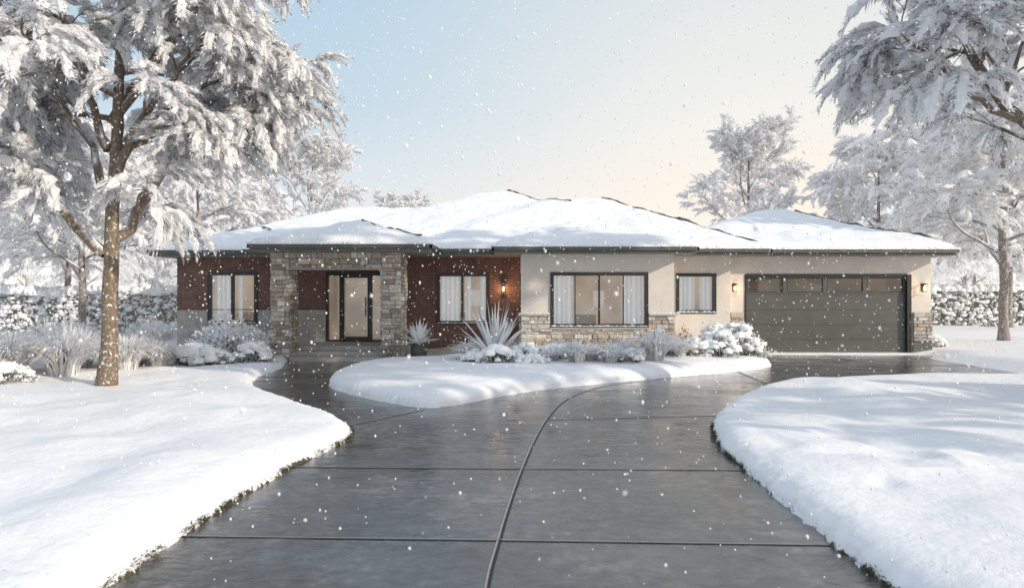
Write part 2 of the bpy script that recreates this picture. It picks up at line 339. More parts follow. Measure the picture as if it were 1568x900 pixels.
YB=19.8
ob=(1.14,3.92,.91,2.45)
wall(.26,4.70,YB,[(0,1.25,'mortar'),(1.25,3.02,'stucco')],[ob])
window(*ob,YB,[(1.83,.025),(2.53,.05),(3.23,.025)],[(1.2,1.80),(3.22,3.88)])
K['stucco'].box(.26,.46,YB+.2,YL,0,3.02); K['stucco'].box(4.5,4.70,YB+.2,20.8,0,3.02)
K['frame'].box(.235,.262,YB+.45,YB+1.0,1.0,2.45)
YS=20.8
wall(4.70,6.65,YS,[(0,3.02,'stucco')],[(5.02,6.19,1.29,2.45)])
window(5.02,6.19,1.29,2.45,YS,[],[(5.05,5.65),(5.8,6.17)])
YG=21.0
gd=(7.15,12.28,0,2.45)
wall(6.65,12.88,YG,[(0,3.02,'stucco')],[gd])
K['stucco'].box(12.68,12.88,YG+.2,33,0,3.02); K['brick'].box(-10.45,-10.25,YL+.2,33,0,3.02); K['stucco'].box(-10.45,12.88,33,33.2,0,3.02)
yd=YG+.10
K['frame'].box(gd[0],gd[0]+.05,YG-.02,yd+.1,0,2.45); K['frame'].box(gd[1]-.13,gd[1],YG-.02,yd+.1,0,2.45); K['frame'].box(gd[0]+.05,gd[1]-.13,YG-.02,yd+.1,2.41,2.47)
gx0,gx1=gd[0]+.05,gd[1]-.13
zz=[0.02,.45,.9,1.36,1.84]
for a,c in zip(zz[:-1],zz[1:]): K['gdoor'].box(gx0,gx1,yd,yd+.05,a+.004,c-.004)
K['frame'].box(gx0,gx1,yd+.03,yd+.06,0,1.85)
pw=(gx1-gx0)/4
K['gdoor'].box(gx0,gx1,yd,yd+.05,1.846,1.90); K['gdoor'].box(gx0,gx1,yd,yd+.05,2.35,2.41)
for q in range(4):
    a=gx0+q*pw; c=a+pw
    K['gdoor'].box(a,a+.06,yd,yd+.05,1.90,2.35); K['gdoor'].box(c-.06,c,yd,yd+.05,1.90,2.35)
    K['frame'].box(a+.06,c-.06,yd+.005,yd+.045,1.90,1.925); K['frame'].box(a+.06,c-.06,yd+.005,yd+.045,2.325,2.35)
    K['frame'].box(a+.06,a+.085,yd+.005,yd+.045,1.925,2.325); K['frame'].box(c-.085,c-.06,yd+.005,yd+.045,1.925,2.325)
K['glass'].add([(gx0+.1,yd+.03,1.9),(gx1-.1,yd+.03,1.9),(gx1-.1,yd+.03,2.35),(gx0+.1,yd+.03,2.35)],[(0,1,2,3)],(1,1,1))
roombox('dark_room',gx0,gx1,yd+.2,yd+3,1.5,2.7)
dx0,dx1,dz0,dz1=ops[1]; y=YL
fbox(dx0,dx1,y-.03,y+.12,dz1-.1,dz1+.02); fbox(dx0,dx1,y-.03,y+.12,dz0,dz0+.06)
for xx,w in [(dx0,.07),(dx1-.07,.07),(dx0+.42,.08),(dx1-.50,.08)]: fbox(xx,xx+w,y-.03,y+.12,dz0+.06,dz1-.1)
ax,cx=dx0+.50,dx1-.50
fbox(ax,ax+.06,y,y+.07,dz0+.06,dz1-.1); fbox(cx-.06,cx,y,y+.07,dz0+.06,dz1-.1); fbox(ax+.06,cx-.06,y,y+.07,dz0+.06,dz0+.16); fbox(ax+.06,cx-.06,y,y+.07,dz1-.17,dz1-.1)
K['metal'].box(cx-.12,cx-.09,y-.07,y-.04,1.15,1.75); K['metal'].box(cx-.115,cx-.095,y-.04,y,1.2,1.23); K['metal'].box(cx-.115,cx-.095,y-.04,y,1.68,1.71)
K['glass'].add([(dx0+.05,y+.04,.4),(dx1-.05,y+.04,.4),(dx1-.05,y+.04,2.45),(dx0+.05,y+.04,2.45)],[(0,1,2,3)],(1,1,1))
roombox('room',dx0-.2,dx1+.2,y+.21,y+1.8,.3,2.65)
SC=np.array([(.49,.43,.36),(.43,.41,.38),(.35,.29,.24),(.58,.54,.48),(.52,.49,.44),(.42,.35,.28),(.32,.30,.28)])
def stones(o,u,nrm,W,z0,z1,ops=(),ch=(.07,.15),cs=1.0):
    o=np.array(o,float);u=np.array(u,float);nrm=np.array(nrm,float); z=z0
    while z<z1-.01:
        h=min(R.uniform(*ch),z1-z); 
        if z1-z-h<.05: h=z1-z
        s=0
        while s<W-.01:
            w=min(R.uniform(.12,.42),W-s)
            if W-s-w<.09: w=W-s
            segs=[(s,s+w)]
            for (a,c,e,f) in ops:
                if z+h/2>e and z+h/2<f:
                    ns=[]
                    for p,q in segs:
                        if q<=a or p>=c: ns.append((p,q))
                        else:
                            if p<a-.03: ns.append((p,a))
                            if q>c+.03: ns.append((c,q))
                    segs=ns
            for p,q in segs:
                dpt=R.uniform(.025,.06); g=.005; cc=.012
                V=[]
                for (dd,ins) in ((-.02,0),(dpt-.012,0),(dpt,cc)):
                    for (uu,vv) in ((p+g+ins,z+g+ins),(q-g-ins,z+g+ins),(q-g-ins,z+h-g-ins),(p+g+ins,z+h-g-ins)):
                        jt=R.normal(0,.003)
                        V.append(o+u*(uu+jt)+nrm*dd+np.array([0,0,vv+jt]))
                Qs=[(8,9,10,11)]
                for l in (0,4):
                    for q4 in range(4): Qs.append((l+q4,l+(q4+1)%4,l+4+(q4+1)%4,l+4+q4))
                c_=SC[R.integers(len(SC))]*R.uniform(.82,1.15)*cs
                if R.random()<.04: c_=np.array((.7,.7,.7))
                K['stone'].add(V,Qs,c_)
            s+=w
        z+=h
def pillar(x0,x1,y0,y1,z0,z1):
    K['mortar'].box(x0,x1,y0,y1,z0,z1)
    stones((x0,y0,0),(1,0,0),(0,-1,0),x1-x0,z0,z1); stones((x1,y0,0),(0,1,0),(1,0,0),y1-y0,z0,z1); stones((x0,y0,0),(0,1,0),(-1,0,0),y1-y0,z0,z1); stones((x0,y1,0),(1,0,0),(0,1,0),x1-x0,z0,z1)
PY=18.8
pillar(-6.62,-6.13,PY,PY+.66,0,3.0); pillar(-3.58,-3.06,PY,PY+.9,0,3.0)
K['mortar'].box(-6.13,-3.58,PY,PY+.5,2.55,3.0); stones((-6.13,PY,0),(1,0,0),(0,-1,0),2.55,2.55,3.0,ch=(.10,.17))
K['concrete'].box(-6.13,-3.58,PY-.01,PY+.5,2.52,2.548)
stones((.26,YB,0),(1,0,0),(0,-1,0),4.44,.0,1.22,[(.85,3.69,.88,9)],cs=1.15); stones((.26,YB,0),(0,1,0),(-1,0,0),1.4,0,1.22); stones((4.70,YB,0),(0,1,0),(1,0,0),1.0,0,1.22)
for a,c in [(.2,1.10),(3.96,4.78)]:
    K['concrete'].box(a,c,YB-.08,YB,1.22,1.28)
    for xx in np.arange(a+.05,c,.11): lump(K['snow'],(xx,YB-.05,1.275),(.08,.04,.03),low=0)
K['concrete'].box(1.1,3.96,YB-.07,YB,.83,.875)
K['mortar'].box(6.72,7.12,YG-.03,YG,0,1.28); stones((6.72,YG-.03,0),(1,0,0),(0,-1,0),.40,0,1.28,cs=1.1); K['mortar'].box(12.32,12.9,YG-.03,YG,.4,1.28); stones((12.32,YG-.03,0),(1,0,0),(0,-1,0),.58,.4,1.28,cs=1.1); K['trim'].box(12.32,12.9,YG-.05,YG-.001,0,.4)
K['concrete'].box(-6.9,-2.95,19.62,21.3,0,.36); K['concrete'].box(-6.11,-3.6,19.2,19.618,0,.24); K['concrete'].box(-6.11,-3.6,18.72,19.198,0,.12)
K['concrete'].box(-2.94,.2,19.3,21.3,-.02,.15)
K['greystucco'].box(-2.93,-2.80,19.9,20.3,0.15,.9)
def lantern(x,y,z):
    K['metal'].box(x-.05,x+.05,y-.02,y,z-.12,z+.12); K['metal'].box(x-.015,x+.015,y-.14,y-.02,z+.12,z+.145)
    K['metal'].box(x-.06,x+.06,y-.18,y-.06,z+.09,z+.12); K['metal'].box(x-.05,x+.05,y-.17,y-.07,z-.15,z-.135)
    for sx in(-.05,.042):
        for sy in (-.17,-.078): K['metal'].box(x+sx,x+sx+.008,y+sy,y+sy+.008,z-.135,z+.09)
    K['bulb'].box(x-.02,x+.02,y-.14,y-.10,z-.09,z+.03); lump(K['snow'],(x,y-.12,z+.12),(.065,.06,.035),low=0)
lantern(-.27,YL,2.03); lantern(6.82,YG,2.05); lantern(12.62,YG,2.05)
for (x,y,z,p) in [(-.27,YL-.25,2.0,10),(6.82,YG-.25,2.0,3),(12.62,YG-.25,2.0,3)]:
    l=bpy.data.lights.new('lantern_light','POINT'); l.energy=p; l.color=(1,.6,.3); l.shadow_soft_size=.05; o=bpy.data.objects.new('lantern_light',l); o.location=(x,y,z); scene.collection.objects.link(o); o.parent=house
# roof heightfield
g=.1
rx=np.arange(-110,134)*g; ry=np.arange(182,369)*g
HX,HY=np.meshgrid(rx,ry)
HIPS=[(-11.0,3.0,20.7,34.0,.44,.44,.30,.30),(-8.0,6.7,20.4,36.6,.385,.408,.358,.358),(-3,7.6,20.1,33.0,.5,.575,.357,.357),(-.5,5.2,19.2,28,.33,.33,.33,.33),(-7.0,-2.2,18.2,27,.33,.33,.33,.33),(4.0,13.3,20.4,33.6,.3,.65,.303,.24)]
RZ=np.full(HX.shape,-9.); IN=np.full(HX.shape,-9.)
for x0,x1,y0,y1,sl,sr,sf,sb in HIPS:
    dd=np.minimum.reduce([(HX-x0),(x1-HX),(HY-y0),(y1-HY)])
    zz_=3.2+np.minimum.reduce([(HX-x0)*sl,(x1-HX)*sr,(HY-y0)*sf,(y1-HY)*sb])
    RZ=np.maximum(RZ,np.where(dd>-1e-6,zz_,-9)); IN=np.maximum(IN,dd)
inside=IN>-1e-6
S=RZ.copy()
for _ in range(6):
    P=np.pad(S,1,mode='edge'); Iw=np.pad(inside.astype(float),1); num=0;den=0
    for dy in (0,1,2):
        for dx in (0,1,2):
            w=Iw[dy:dy+S.shape[0],dx:dx+S.shape[1]]; num=num+P[dy:dy+S.shape[0],dx:dx+S.shape[1]]*w; den=den+w
    S=np.where(inside,num/np.maximum(den,1),S)
edge=np.clip(IN/.35,0,1)
S=np.where(inside,np.where(IN<.15,RZ,S),S)
T_=.03+.12*np.sqrt(1-(1-edge)**2)+(.12*vn(HX*.6,HY*.6,21)+.07*vn(HX*1.6,HY*1.6,22)+.03*vn(HX*4,HY*4,24))*edge+.03*vn(HX*4,HY*4,23)
SN=S+np.maximum(T_,.02)
cxm=(HX[:-1,:-1]+.05);cym=(HY[:-1,:-1]+.05); cell=np.zeros(cxm.shape,bool)
for h in HIPS: cell|=(cxm>h[0])&(cxm<h[1])&(cym>h[2])&(cym<h[3])
ny_,nx_=HX.shape; idx=np.arange(ny_*nx_).reshape(ny_,nx_)
jj,ii=np.nonzero(cell)
Qr=np.stack([idx[jj,ii],idx[jj,ii+1],idx[jj+1,ii+1],idx[jj+1,ii]],-1)
def grid_mesh(b,Zg,Qs,col=(1,1,1)):
    b.add(np.stack([HX,HY,np.broadcast_to(Zg,HX.shape)],-1).reshape(-1,3),Qs,col)
rs=B(); grid_mesh(rs,SN,Qr)
ed=[]
cp=np.pad(cell,1)
for j_,i_ in zip(jj,ii):
    if not cp[j_,i_+1]: ed.append((idx[j_,i_],idx[j_,i_+1]))
    if not cp[j_+2,i_+1]: ed.append((idx[j_+1,i_+1],idx[j_+1,i_]))
    if not cp[j_+1,i_]: ed.append((idx[j_+1,i_],idx[j_,i_]))
    if not cp[j_+1,i_+2]: ed.append((idx[j_,i_+1],idx[j_+1,i_+1]))
hx=HX.ravel();hy=HY.ravel();hs=SN.ravel(); fa=B()
for a,c in ed:
    rs.add([(hx[a],hy[a],3.185),(hx[c],hy[c],3.185),(hx[c],hy[c],hs[c]),(hx[a],hy[a],hs[a])],[(0,1,2,3)],(1,1,1))
    fa.add([(hx[a],hy[a],3.0),(hx[c],hy[c],3.0),(hx[c],hy[c],3.19),(hx[a],hy[a],3.19)],[(0,1,2,3)],(1,1,1))
    dx,dy=hx[c]-hx[a],hy[c]-hy[a]; L=math.hypot(dx,dy); nx1,ny1=dy/L*.07,-dx/L*.07
    p=[(hx[a],hy[a]),(hx[c],hy[c]),(hx[c]+nx1,hy[c]+ny1),(hx[a]+nx1,hy[a]+ny1)]
    fa.add([(q[0],q[1],z) for z in (3.08,3.18) for q in p],[(0,1,2,3),(3,2,6,7),(4,5,6,7)],(1,1,1))
    for t in (.25,.75):
        lump(rs,(hx[a]+dx*t+nx1*.5,hy[a]+dy*t+ny1*.5,3.175),(.06+abs(dx)*.3,.06+abs(dy)*.3,R.uniform(.03,.07)),nu=7,nv=4,low=0)
so=B(); grid_mesh(so,3.0,Qr[:,::-1])
rs.obj('roof_snow',M['snow'],house,smooth=True); fa.obj('fascia_gutter',M['trim'],house); so.obj('soffit_boards',M['soffit'],house)
def rz(x,y):
    i_=(x-rx[0])/g; j_=(y-ry[0])/g; a=int(i_);c=int(j_); u=i_-a; v=j_-c
    return SN[c,a]*(1-u)*(1-v)+SN[c,a+1]*u*(1-v)+SN[c+1,a]*(1-u)*v+SN[c+1,a+1]*u*v
hc=B()
def hipcap(p,q,w=.038):
    n=max(3,int(math.dist(p,q)/.15)); P=[]
    for k in range(n+1):
        t=k/n; x=p[0]+(q[0]-p[0])*t; y=p[1]+(q[1]-p[1])*t; P.append((x,y,rz(x,y)+.010+.05*float(vn(x*2.2,y*2.2,44))*2+R.normal(0,.01)))
    tube(hc,np.array(P),[w*R.uniform(.5,1.2) for _ in P],5,(1,1,1))
hipcap((-.2,28.2),(2.2,25.6)); hipcap((3.5,26.5),(7.35,20.4)); hipcap((10.7,25.8),(13.05,20.8)); hipcap((-4.5,20.5),(-2.45,18.45)); hipcap((-9.0,24.0),(-8.1,22.9))
hc.obj('hip_caps',M['trim'],house)
names={'brick':'brick_walls','stucco':'stucco_walls','greystucco':'wainscot','trim':'trim','frame':'window_frames','concrete':'porch_steps','mortar':'stone_backing','stone':'stone_veneer','gdoor':'garage_door','glass':'window_glass','room':'room_interior','dark_room':'garage_room','curtain':'curtains','snow':'sill_snow','metal':'lantern_metal','bulb':'lantern_bulbs'}
for k,nm in names.items():
    if K[k].n: K[k].obj(nm,M[k],house,smooth=(k in('curtain','snow')))
# ---------------------------------------------------------------- plants
WH=np.array([.91,.915,.93])
def mixcol(n,pw,dark,rng=R):
    c=np.where(rng.random((n,1))<pw,WH[None]*rng.uniform(.9,1.02,(n,1)),np.array([dark])*rng.uniform(.6,1.4,(n,1))); return np.clip(c,0,.93)
def grass_clump(x,y,h,r,n=420,dark=(.58,.50,.42),pw=.75,w=.009,name='ornamental_grass'):
    z=gz(x,y)-.03; b=B(); k=6
    az=R.random(n)*2*np.pi; lean=R.random(n)**.7*1.0; L=h*R.uniform(.6,1.15,n); ww=w*R.uniform(.6,1.5,n)
    bx=np.cos(az)*r*.45*R.random(n); by=np.sin(az)*r*.45*R.random(n); az=az+R.normal(0,.3,n)
    s=np.linspace(0,1,k)[None]; ho=(lean*L)[:,None]*(s**1.6)*.85; ve=L[:,None]*(s-(.35+.35*lean)[:,None]*s**2.4)
    P=np.stack([bx[:,None]+np.cos(az)[:,None]*ho,by[:,None]+np.sin(az)[:,None]*ho,ve],-1)
    side=np.stack([-np.sin(az),np.cos(az),np.zeros(n)],-1)[:,None]*(ww[:,None]*np.array([[1,1,.9,.7,.5,.08]]))[...,None]
    V=np.stack([P-side,P+side],2).reshape(-1,3)
    a=(np.arange(n)[:,None]*k*2+np.arange(k-1)[None]*2); Q=np.stack([a,a+1,a+3,a+2],-1).reshape(-1,4)
    c=mixcol(n,pw,dark); C=np.repeat(c,k*2,axis=0); b.add(V,Q,C)
    o=b.obj(name,M['foliage']); o.location=(x,y,z); return o
def yucca(x,y,z,h,n=60,w=.035,name='yucca_plant',dark=(.45,.48,.42),pw=.8,parent=None):
    b=B(); k=7
    az=R.random(n)*2*np.pi; el=R.uniform(.1,1.0,n)**.8; L=h*R.uniform(.75,1.1,n); s=np.linspace(0,1,k)[None]
    ho=(L*np.cos(el*1.45))[:,None]*s; ve=(L*np.sin(el*1.45))[:,None]*s-(.25*L)[:,None]*s**2.5*(1-el)[:,None]
    P=np.stack([np.cos(az)[:,None]*ho,np.sin(az)[:,None]*ho,ve],-1)
    pr=np.array([[.6,1,1,.85,.6,.32,.03]])*w
    side=np.stack([-np.sin(az),np.cos(az),np.zeros(n)],-1)[:,None]*pr[...,None]
    up=np.array([0,0,1.])*pr[...,None]*.35
    V=np.stack([P-side+up,P,P+side+up],2).reshape(-1,3)
    a=(np.arange(n)[:,None]*k*3+np.arange(k-1)[None]*3); Q=np.concatenate([np.stack([a,a+1,a+4,a+3],-1).reshape(-1,4),np.stack([a+1,a+2,a+5,a+4],-1).reshape(-1,4)])
    c=mixcol(n,pw,dark); C=np.repeat(c,k*3,axis=0); b.add(V,Q,C)
    o=b.obj(name,M['foliage'],parent); o.location=(x,y,z); return o
def shrub(x,y,r,h,n=1600,pw=.85,dark=(.20,.21,.16),snowcap=True,leaf=.05,name='snowy_shrub'):
    z=gz(x,y)-.05; e=empty(name,(x,y,z)); b=B()
    d=R.standard_normal((n,3)); d[:,2]=np.abs(d[:,2]); d/=np.linalg.norm(d,axis=1)[:,None]
    lob=1+.22*np.sin(d[:,0]*5+x*3)*np.cos(d[:,1]*4+y)+.12*R.standard_normal(n)
    rad=R.random(n)**.33*lob; p=d*rad[:,None]*np.array([r,r,h])
    pp=pw*(.55+.7*d[:,2]); c=np.where((R.random(n)<pp)[:,None],WH[None]*R.uniform(.9,1.01,(n,1)),np.array([dark])*R.uniform(.5,1.6,(n,1)))
    blades(b,p,d+R.normal(0,.7,(n,3)),leaf*R.uniform(.6,1.6,n),leaf*.33*R.uniform(.6,1.3,n),c)
    for _ in range(14):
        q=R.standard_normal(3); q[2]=abs(q[2])+.5; q/=np.linalg.norm(q); tube(b,[(0,0,0),q*np.array([r,r,h])*.5,q*np.array([r,r,h])*.95],[.012,.008,.003],4,(.12,.09,.07))
    b.obj('leaves',M['foliage'],e)
    if snowcap:
        s=B()
        for _ in range(int(44*r/.4)):
            q=R.standard_normal(3); q[2]=abs(q[2])+.45; q/=np.linalg.norm(q); lump(s,q*np.array([r,r,h])*R.uniform(.82,1.0),np.array([1,1,.65])*R.uniform(.05,.15)*min(1.4,r/.45))
        s.obj('snow_cap',M['plantsnow'],e,smooth=True)
    return e
for a in [(-10.0,13.6,1.4,.65),(-8.95,13.6,1.4,.65),(-8.3,14.7,1.2,.5),(-10.9,14.4,1.5,.5),(-9.6,15.1,1.4,.6),(-11.9,15.3,1.5,.5),(-8.8,16.0,1.15,.5),(-10.6,16.4,1.5,.5),(-10.0,19.0,1.55,.6),(-13.2,16.2,1.5,.5),(-8.1,15.6,.95,.4)]:
    grass_clump(*a,n=950,pw=.88,w=.012)
for a in [(-12.0,17.6,1.6,.5),(-11.0,17.4,1.6,.5)]: grass_clump(*a,n=700,dark=(.60,.53,.62),pw=.65)
for a in [(1.45,15.5,.85,.35),(2.25,15.7,.8,.35),(3.4,16.2,1.25,.45),(1.9,16.3,.7,.3),(.95,16.2,.6,.25),(2.8,16.7,.7,.3),(4.15,16.9,.75,.3),(-1.1,17.2,.75,.3)]: grass_clump(*a,n=460,pw=.92,w=.013)
for a in [(-7.9,16.7,.58,.52),(-7.25,16.5,.48,.42),(-6.5,17.2,.46,.52),(-9.2,12.4,.4,.38),(-.3,15.5,.48,.40),(.3,16.3,.42,.42),(.75,16.5,.36,.38),(1.15,16.9,.36,.38),(2.75,15.9,.32,.32),(4.6,17.4,.42,.50),(5.3,17.5,.50,.68),(5.95,18.1,.5,.9),(5.6,18.8,.45,.8),(.45,15.2,.35,.2),(-.85,16.0,.36,.28),(13.5,21.8,.35,.4),(-9.9,17.4,.4,.5),(4.0,17.3,.36,.36),(6.35,17.9,.36,.5)]:
    shrub(*a)
shrub(-7.5,17.9,.78,1.0,n=2400,snowcap=False,leaf=.12,pw=1.0,name='leafy_shrub'); shrub(-6.95,18.3,.5,.8,n=1000,snowcap=False,leaf=.11,pw=.95,name='leafy_shrub')
shrub(4.75,18.9,.4,.6,n=1500,snowcap=False,dark=(.32,.18,.11),pw=.3,leaf=.05,name='brown_shrub')
for xx in (1.3,2.2,3.0): shrub(xx,18.9,.42,.32,n=1000,snowcap=False,dark=(.27,.22,.14),pw=.5,name='brown_shrub')
yucca(-.42,16.5,gz(-.42,16.5),1.45,90,.050)
e=empty('potted_agave',(-2.5,18.35,0.0)); b=B()
pr=[(0,.0),(.13,.0),(.15,.03),(.21,.22),(.235,.40),(.225,.46),(.25,.50),(.25,.53),(.215,.53),(.20,.46),(0,.46)]
n=28; th=np.arange(n)/n*2*np.pi
V=np.concatenate([np.c_[np.cos(th)*r_,np.sin(th)*r_,np.full(n,z_)] for r_,z_ in pr]); i=np.arange(len(pr)-1)[:,None]*n; j=np.arange(n)[None]
b.add(V,np.stack([i+j,i+(j+1)%n,i+n+(j+1)%n,i+n+j],-1).reshape(-1,4),(.1,.1,.1)); b.obj('pot',M['pot'],e,smooth=True)
yucca(0,0,.48,.74,75,.036,'leaves',pw=.95,parent=e)
def hedge(x0,x1,y,h,w=1.2,dens=190):
    b=B(); b.box(x0,x1,y+.1,y+w-.1,-.1,h-.12,(.20,.22,.195))
    n=int((x1-x0)*h*dens); p=np.c_[R.uniform(x0,x1,n),y+R.normal(.02,.06,n),R.uniform(0,h,n)]
    p[:,1]+=.12*vn(p[:,0]*1.2,p[:,2]*1.2,31)
    big=vn(p[:,0]*2.2,p[:,2]*3.5,32)+.2*R.standard_normal(n)
    white=big>(-.22-.25*(p[:,2]/h)**3)
    c=np.where(white[:,None],WH[None]*R.uniform(.9,1,(n,1)),np.array([[.16,.185,.145]])*R.uniform(.5,1.7,(n,1)))
    p[:,1]-=white*.06
    blades(b,p,np.c_[R.normal(0,1,n),-np.abs(R.normal(0,.8,n)),R.normal(-.1,.8,n)],R.uniform(.08,.18,n),R.uniform(.035,.06,n),c)
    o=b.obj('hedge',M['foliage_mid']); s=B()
    for xx in np.arange(x0,x1,.2): 
        hh=.16*float(vn(xx*.9,y,51))+.10*float(vn(xx*3,y,52))
        for yy in (y+.06,y+.5,y+.95): lump(s,(xx+R.normal(0,.06),yy,h-.14+hh),(R.uniform(.15,.3),.3,R.uniform(.10,.30)),nu=8,nv=5)
        for _ in range(6): lump(s,(xx+R.normal(0,.1),y-.04,R.uniform(.1,h-.1)),(R.uniform(.06,.2),.10,R.uniform(.04,.11)),nu=8,nv=5,low=-.8)
    s.obj('hedge_snow',M['plantsnow'],o,smooth=True)
hedge(-34,-11.2,26,2.05); hedge(17,52,35,2.2,dens=120)
# ---------------------------------------------------------------- trees
def frond(rng,droop,nb,pad,bl,bw,pw,down=.3,dk=(.26,.235,.22)):
    b=B(); s=rng.random(nb)**.8
    sp=lambda s:np.stack([s*(1-.12*droop*s),.06*np.sin(3*s),.10*np.sin(np.pi*s)-droop*s**2],-1)
    P=sp(s); ph=rng.random(nb)*2*np.pi
    P=P+np.stack([np.zeros(nb),np.cos(ph)*.07,np.sin(ph)*.03+.01],-1)
    d=np.stack([.45+.5*rng.random(nb)+s*.4,np.cos(ph),np.sin(ph)*.6-down],-1)
    L=bl*(1.2-s*.7)*rng.uniform(.45,1.25,nb)
    pwv=np.where(np.sin(ph)>-.35,pw,pw*.6)
    c=np.where((rng.random(nb)<pwv)[:,None],WH[None]*rng.uniform(.87,1.03,(nb,1)),np.array([dk])*rng.uniform(.5,1.6,(nb,1)))
    blades(b,P,d,L,bw*rng.uniform(.6,1.4,nb),np.clip(c,0,.93),rng,.25)
    t=np.linspace(0,1,5); tube(b,sp(t),[.010,.008,.006,.004,.002],3,(.17,.13,.10),.3,rng)
    if pad:
        t=np.linspace(.08,.95,9); rad=pad*np.sin(np.pi*np.clip(t,.08,.93))**.5*rng.uniform(.4,1.4,9); Pp=sp(t); Pp[:,1]+=rng.normal(0,.02,9); Pp[:,2]+=rad*.15; tube(b,Pp,rad,7,WH,0,rng,.35,1.35)
    return np.concatenate(b.V),np.concatenate(b.Q),np.concatenate(b.C)
def norm(v): return v/(np.linalg.norm(v)+1e-9)
def build_tree(seed,H,CR,tr,limbs,first=2.6,nl=14,fl=.95,droop=.45,nb=95,pad=.08,bl=.22,bw=.012,pw=.9,lvl2=8,lvl3=4,lean=0,barkc=(.17,.125,.095),up=.0,nf=2,wobs=.03,dk=(.26,.235,.22),fan=2,snow=.55,fmat='foliage'):
    rng=np.random.default_rng(seed); bark=B(); fol=B(); FR=[]
    k=14; t=np.linspace(0,1,k); tz=t*H; wob=np.cumsum(rng.normal(0,wobs,(k,2)),0)*H/10; wob[0]=0
    TP=np.c_[wob[:,0]+lean*t,wob[:,1],tz]; TR=tr*(1-t)**.8*.9+tr*.1; TR[0]*=1.25
    tt=np.linspace(0,1,40); TPf=np.c_[[np.interp(tt,t,TP[:,q]) for q in range(3)]].T; TRf=np.interp(tt,t,TR); TRf[0]*=1.12
    tube(bark,TPf,TRf,12,barkc,.35,rng,.035)
    def addfr(p,d,sc):
        for q in range(fan):
            FR.append((p,d+rng.normal(0,.42,3) if q else d,sc*(rng.uniform(.6,1) if q else 1)))
    def branch(p,d,L,r,lv):
        n=(9,7,5)[lv-1]; pts=[p]; dd=norm(d); 
        for q in range(n):
            f=q/n
            hz=norm(np.array([dd[0],dd[1],0]))
            dd=norm(dd+rng.normal(0,.11,3)+hz*.06*f+np.array([0,0,(-.10 if lv==1 else -.13)*f*(1 if droop>.2 else -.2)+up]))
            pts.append(pts[-1]+dd*L/n)
        pts=np.array(pts); rad=r*(1-np.linspace(0,1,n+1))**.75+.004
        tube(bark,pts,rad,(7,5,3)[lv-1],np.array(barkc)*rng.uniform(.8,1.15),snow,rng,.03)
        return pts,r
    def children(pts,r,L,lv):
        nn=(lvl2,lvl3)[lv-1]; n=len(pts)-1
        for q in range(nn):
            t_=rng.uniform(.22 if lv==1 else .15,1.0) if q else 1.0; a=t_*n; i0=min(int(a),n-1); p=pts[i0]+(pts[i0+1]-pts[i0])*(a-i0); tg=norm(pts[i0+1]-pts[i0])
            sd=norm(np.cross(tg,[0,0,1])+1e-6)*(1 if q%2 else -1); upv=np.array([0,0,rng.normal(.1,.35)])
            d=tg*rng.uniform(.4,1)+sd*rng.uniform(.3,1)+upv
            LL=L*(.42 if lv==1 else .5)*rng.uniform(.7,1.2)*(1.15-.5*t_)
            pp,_=branch(p,d,LL,max(r*(1-t_*.8)*.5,.008),lv+1)
            if lv==1:
                children(pp,r*.45,LL,2)
            for f_ in range(nf if lv==2 else 2):
                q_=rng.integers(max(1,len(pp)//2),len(pp)); dr=norm(pp[q_]-pp[q_-1])+rng.normal(0,.35,3)
                addfr(pp[q_],dr,fl*rng.uniform(.55,1.15))
    def limb(pts,r):
        P=np.array(pts,float); u=np.linspace(0,1,len(P)); uu=np.linspace(0,1,12); Pn=np.c_[[np.interp(uu,u,P[:,q]) for q in range(3)]].T+0
        for _ in range(2): Pn[1:-1]=(Pn[:-2]+Pn[1:-1]*2+Pn[2:])/4
        Pn[1:-1]+=rng.normal(0,.03,(10,3)); rad=r*(1-uu)**.7+.008
        tube(bark,Pn,rad,8,barkc,snow,rng,.03); L=np.linalg.norm(np.diff(Pn,axis=0),axis=1).sum(); children(Pn,r,L,1)
    for l in limbs: limb(l[0],l[1])
    for q in range(nl):
        f=(q+.5)/nl; z=first+(H*.93-first)*f**.95; az=q*2.399+rng.normal(0,.3); p=np.array([np.interp(z,tz,TP[:,0]),np.interp(z,tz,TP[:,1]),z])
        prof=math.sin(math.pi*min(1,.28+.68*f))**.7; L=CR*prof*rng.uniform(.85,1.15)*1.12
        el=.45+.5*f+rng.normal(0,.1); d=np.array([math.cos(az)*math.cos(el),math.sin(az)*math.cos(el),math.sin(el)])
        r=tr*.42*(1-f*.6); pp,_=branch(p,d,L,r,1); children(pp,r,L,1)
    addfr(TP[-1],np.array([0,0,1.]),fl)
    tm=[frond(rng,droop*rng.uniform(.6,1.3),nb,pad,bl,bw,pw,dk=dk) for _ in range(6)]
    ks=rng.integers(0,6,len(FR))
    for v in range(6):
        S_=[f for f,k_ in zip(FR,ks) if k_==v]
        if not S_: continue
        P=np.array([s[0] for s in S_]); D=np.array([norm(s[1]) for s in S_]); sc=np.array([s[2] for s in S_])
        if droop>.2: D[:,2]=np.clip(D[:,2],-.3,.35)
        D/=np.linalg.norm(D,axis=1)[:,None]
        Sd=np.cross(np.array([0,0,1.]),D); Sd/=np.linalg.norm(Sd,axis=1)[:,None]+1e-6; U=np.cross(D,Sd)
        Rm=np.stack([D,Sd,U],-1)*sc[:,None,None]; tv,tq,tcl=tm[v]
        W=np.einsum('kij,nj->kni',Rm,tv)+P[:,None]; nV=len(tv)
        Qs=(tq[None]+np.arange(len(S_))[:,None,None]*nV).reshape(-1,4)
        shade=rng.uniform(.90,1.02,(len(S_),1,1)); fol.add(W.reshape(-1,3),Qs,np.clip((tcl[None]*shade),0,.93).reshape(-1,3))
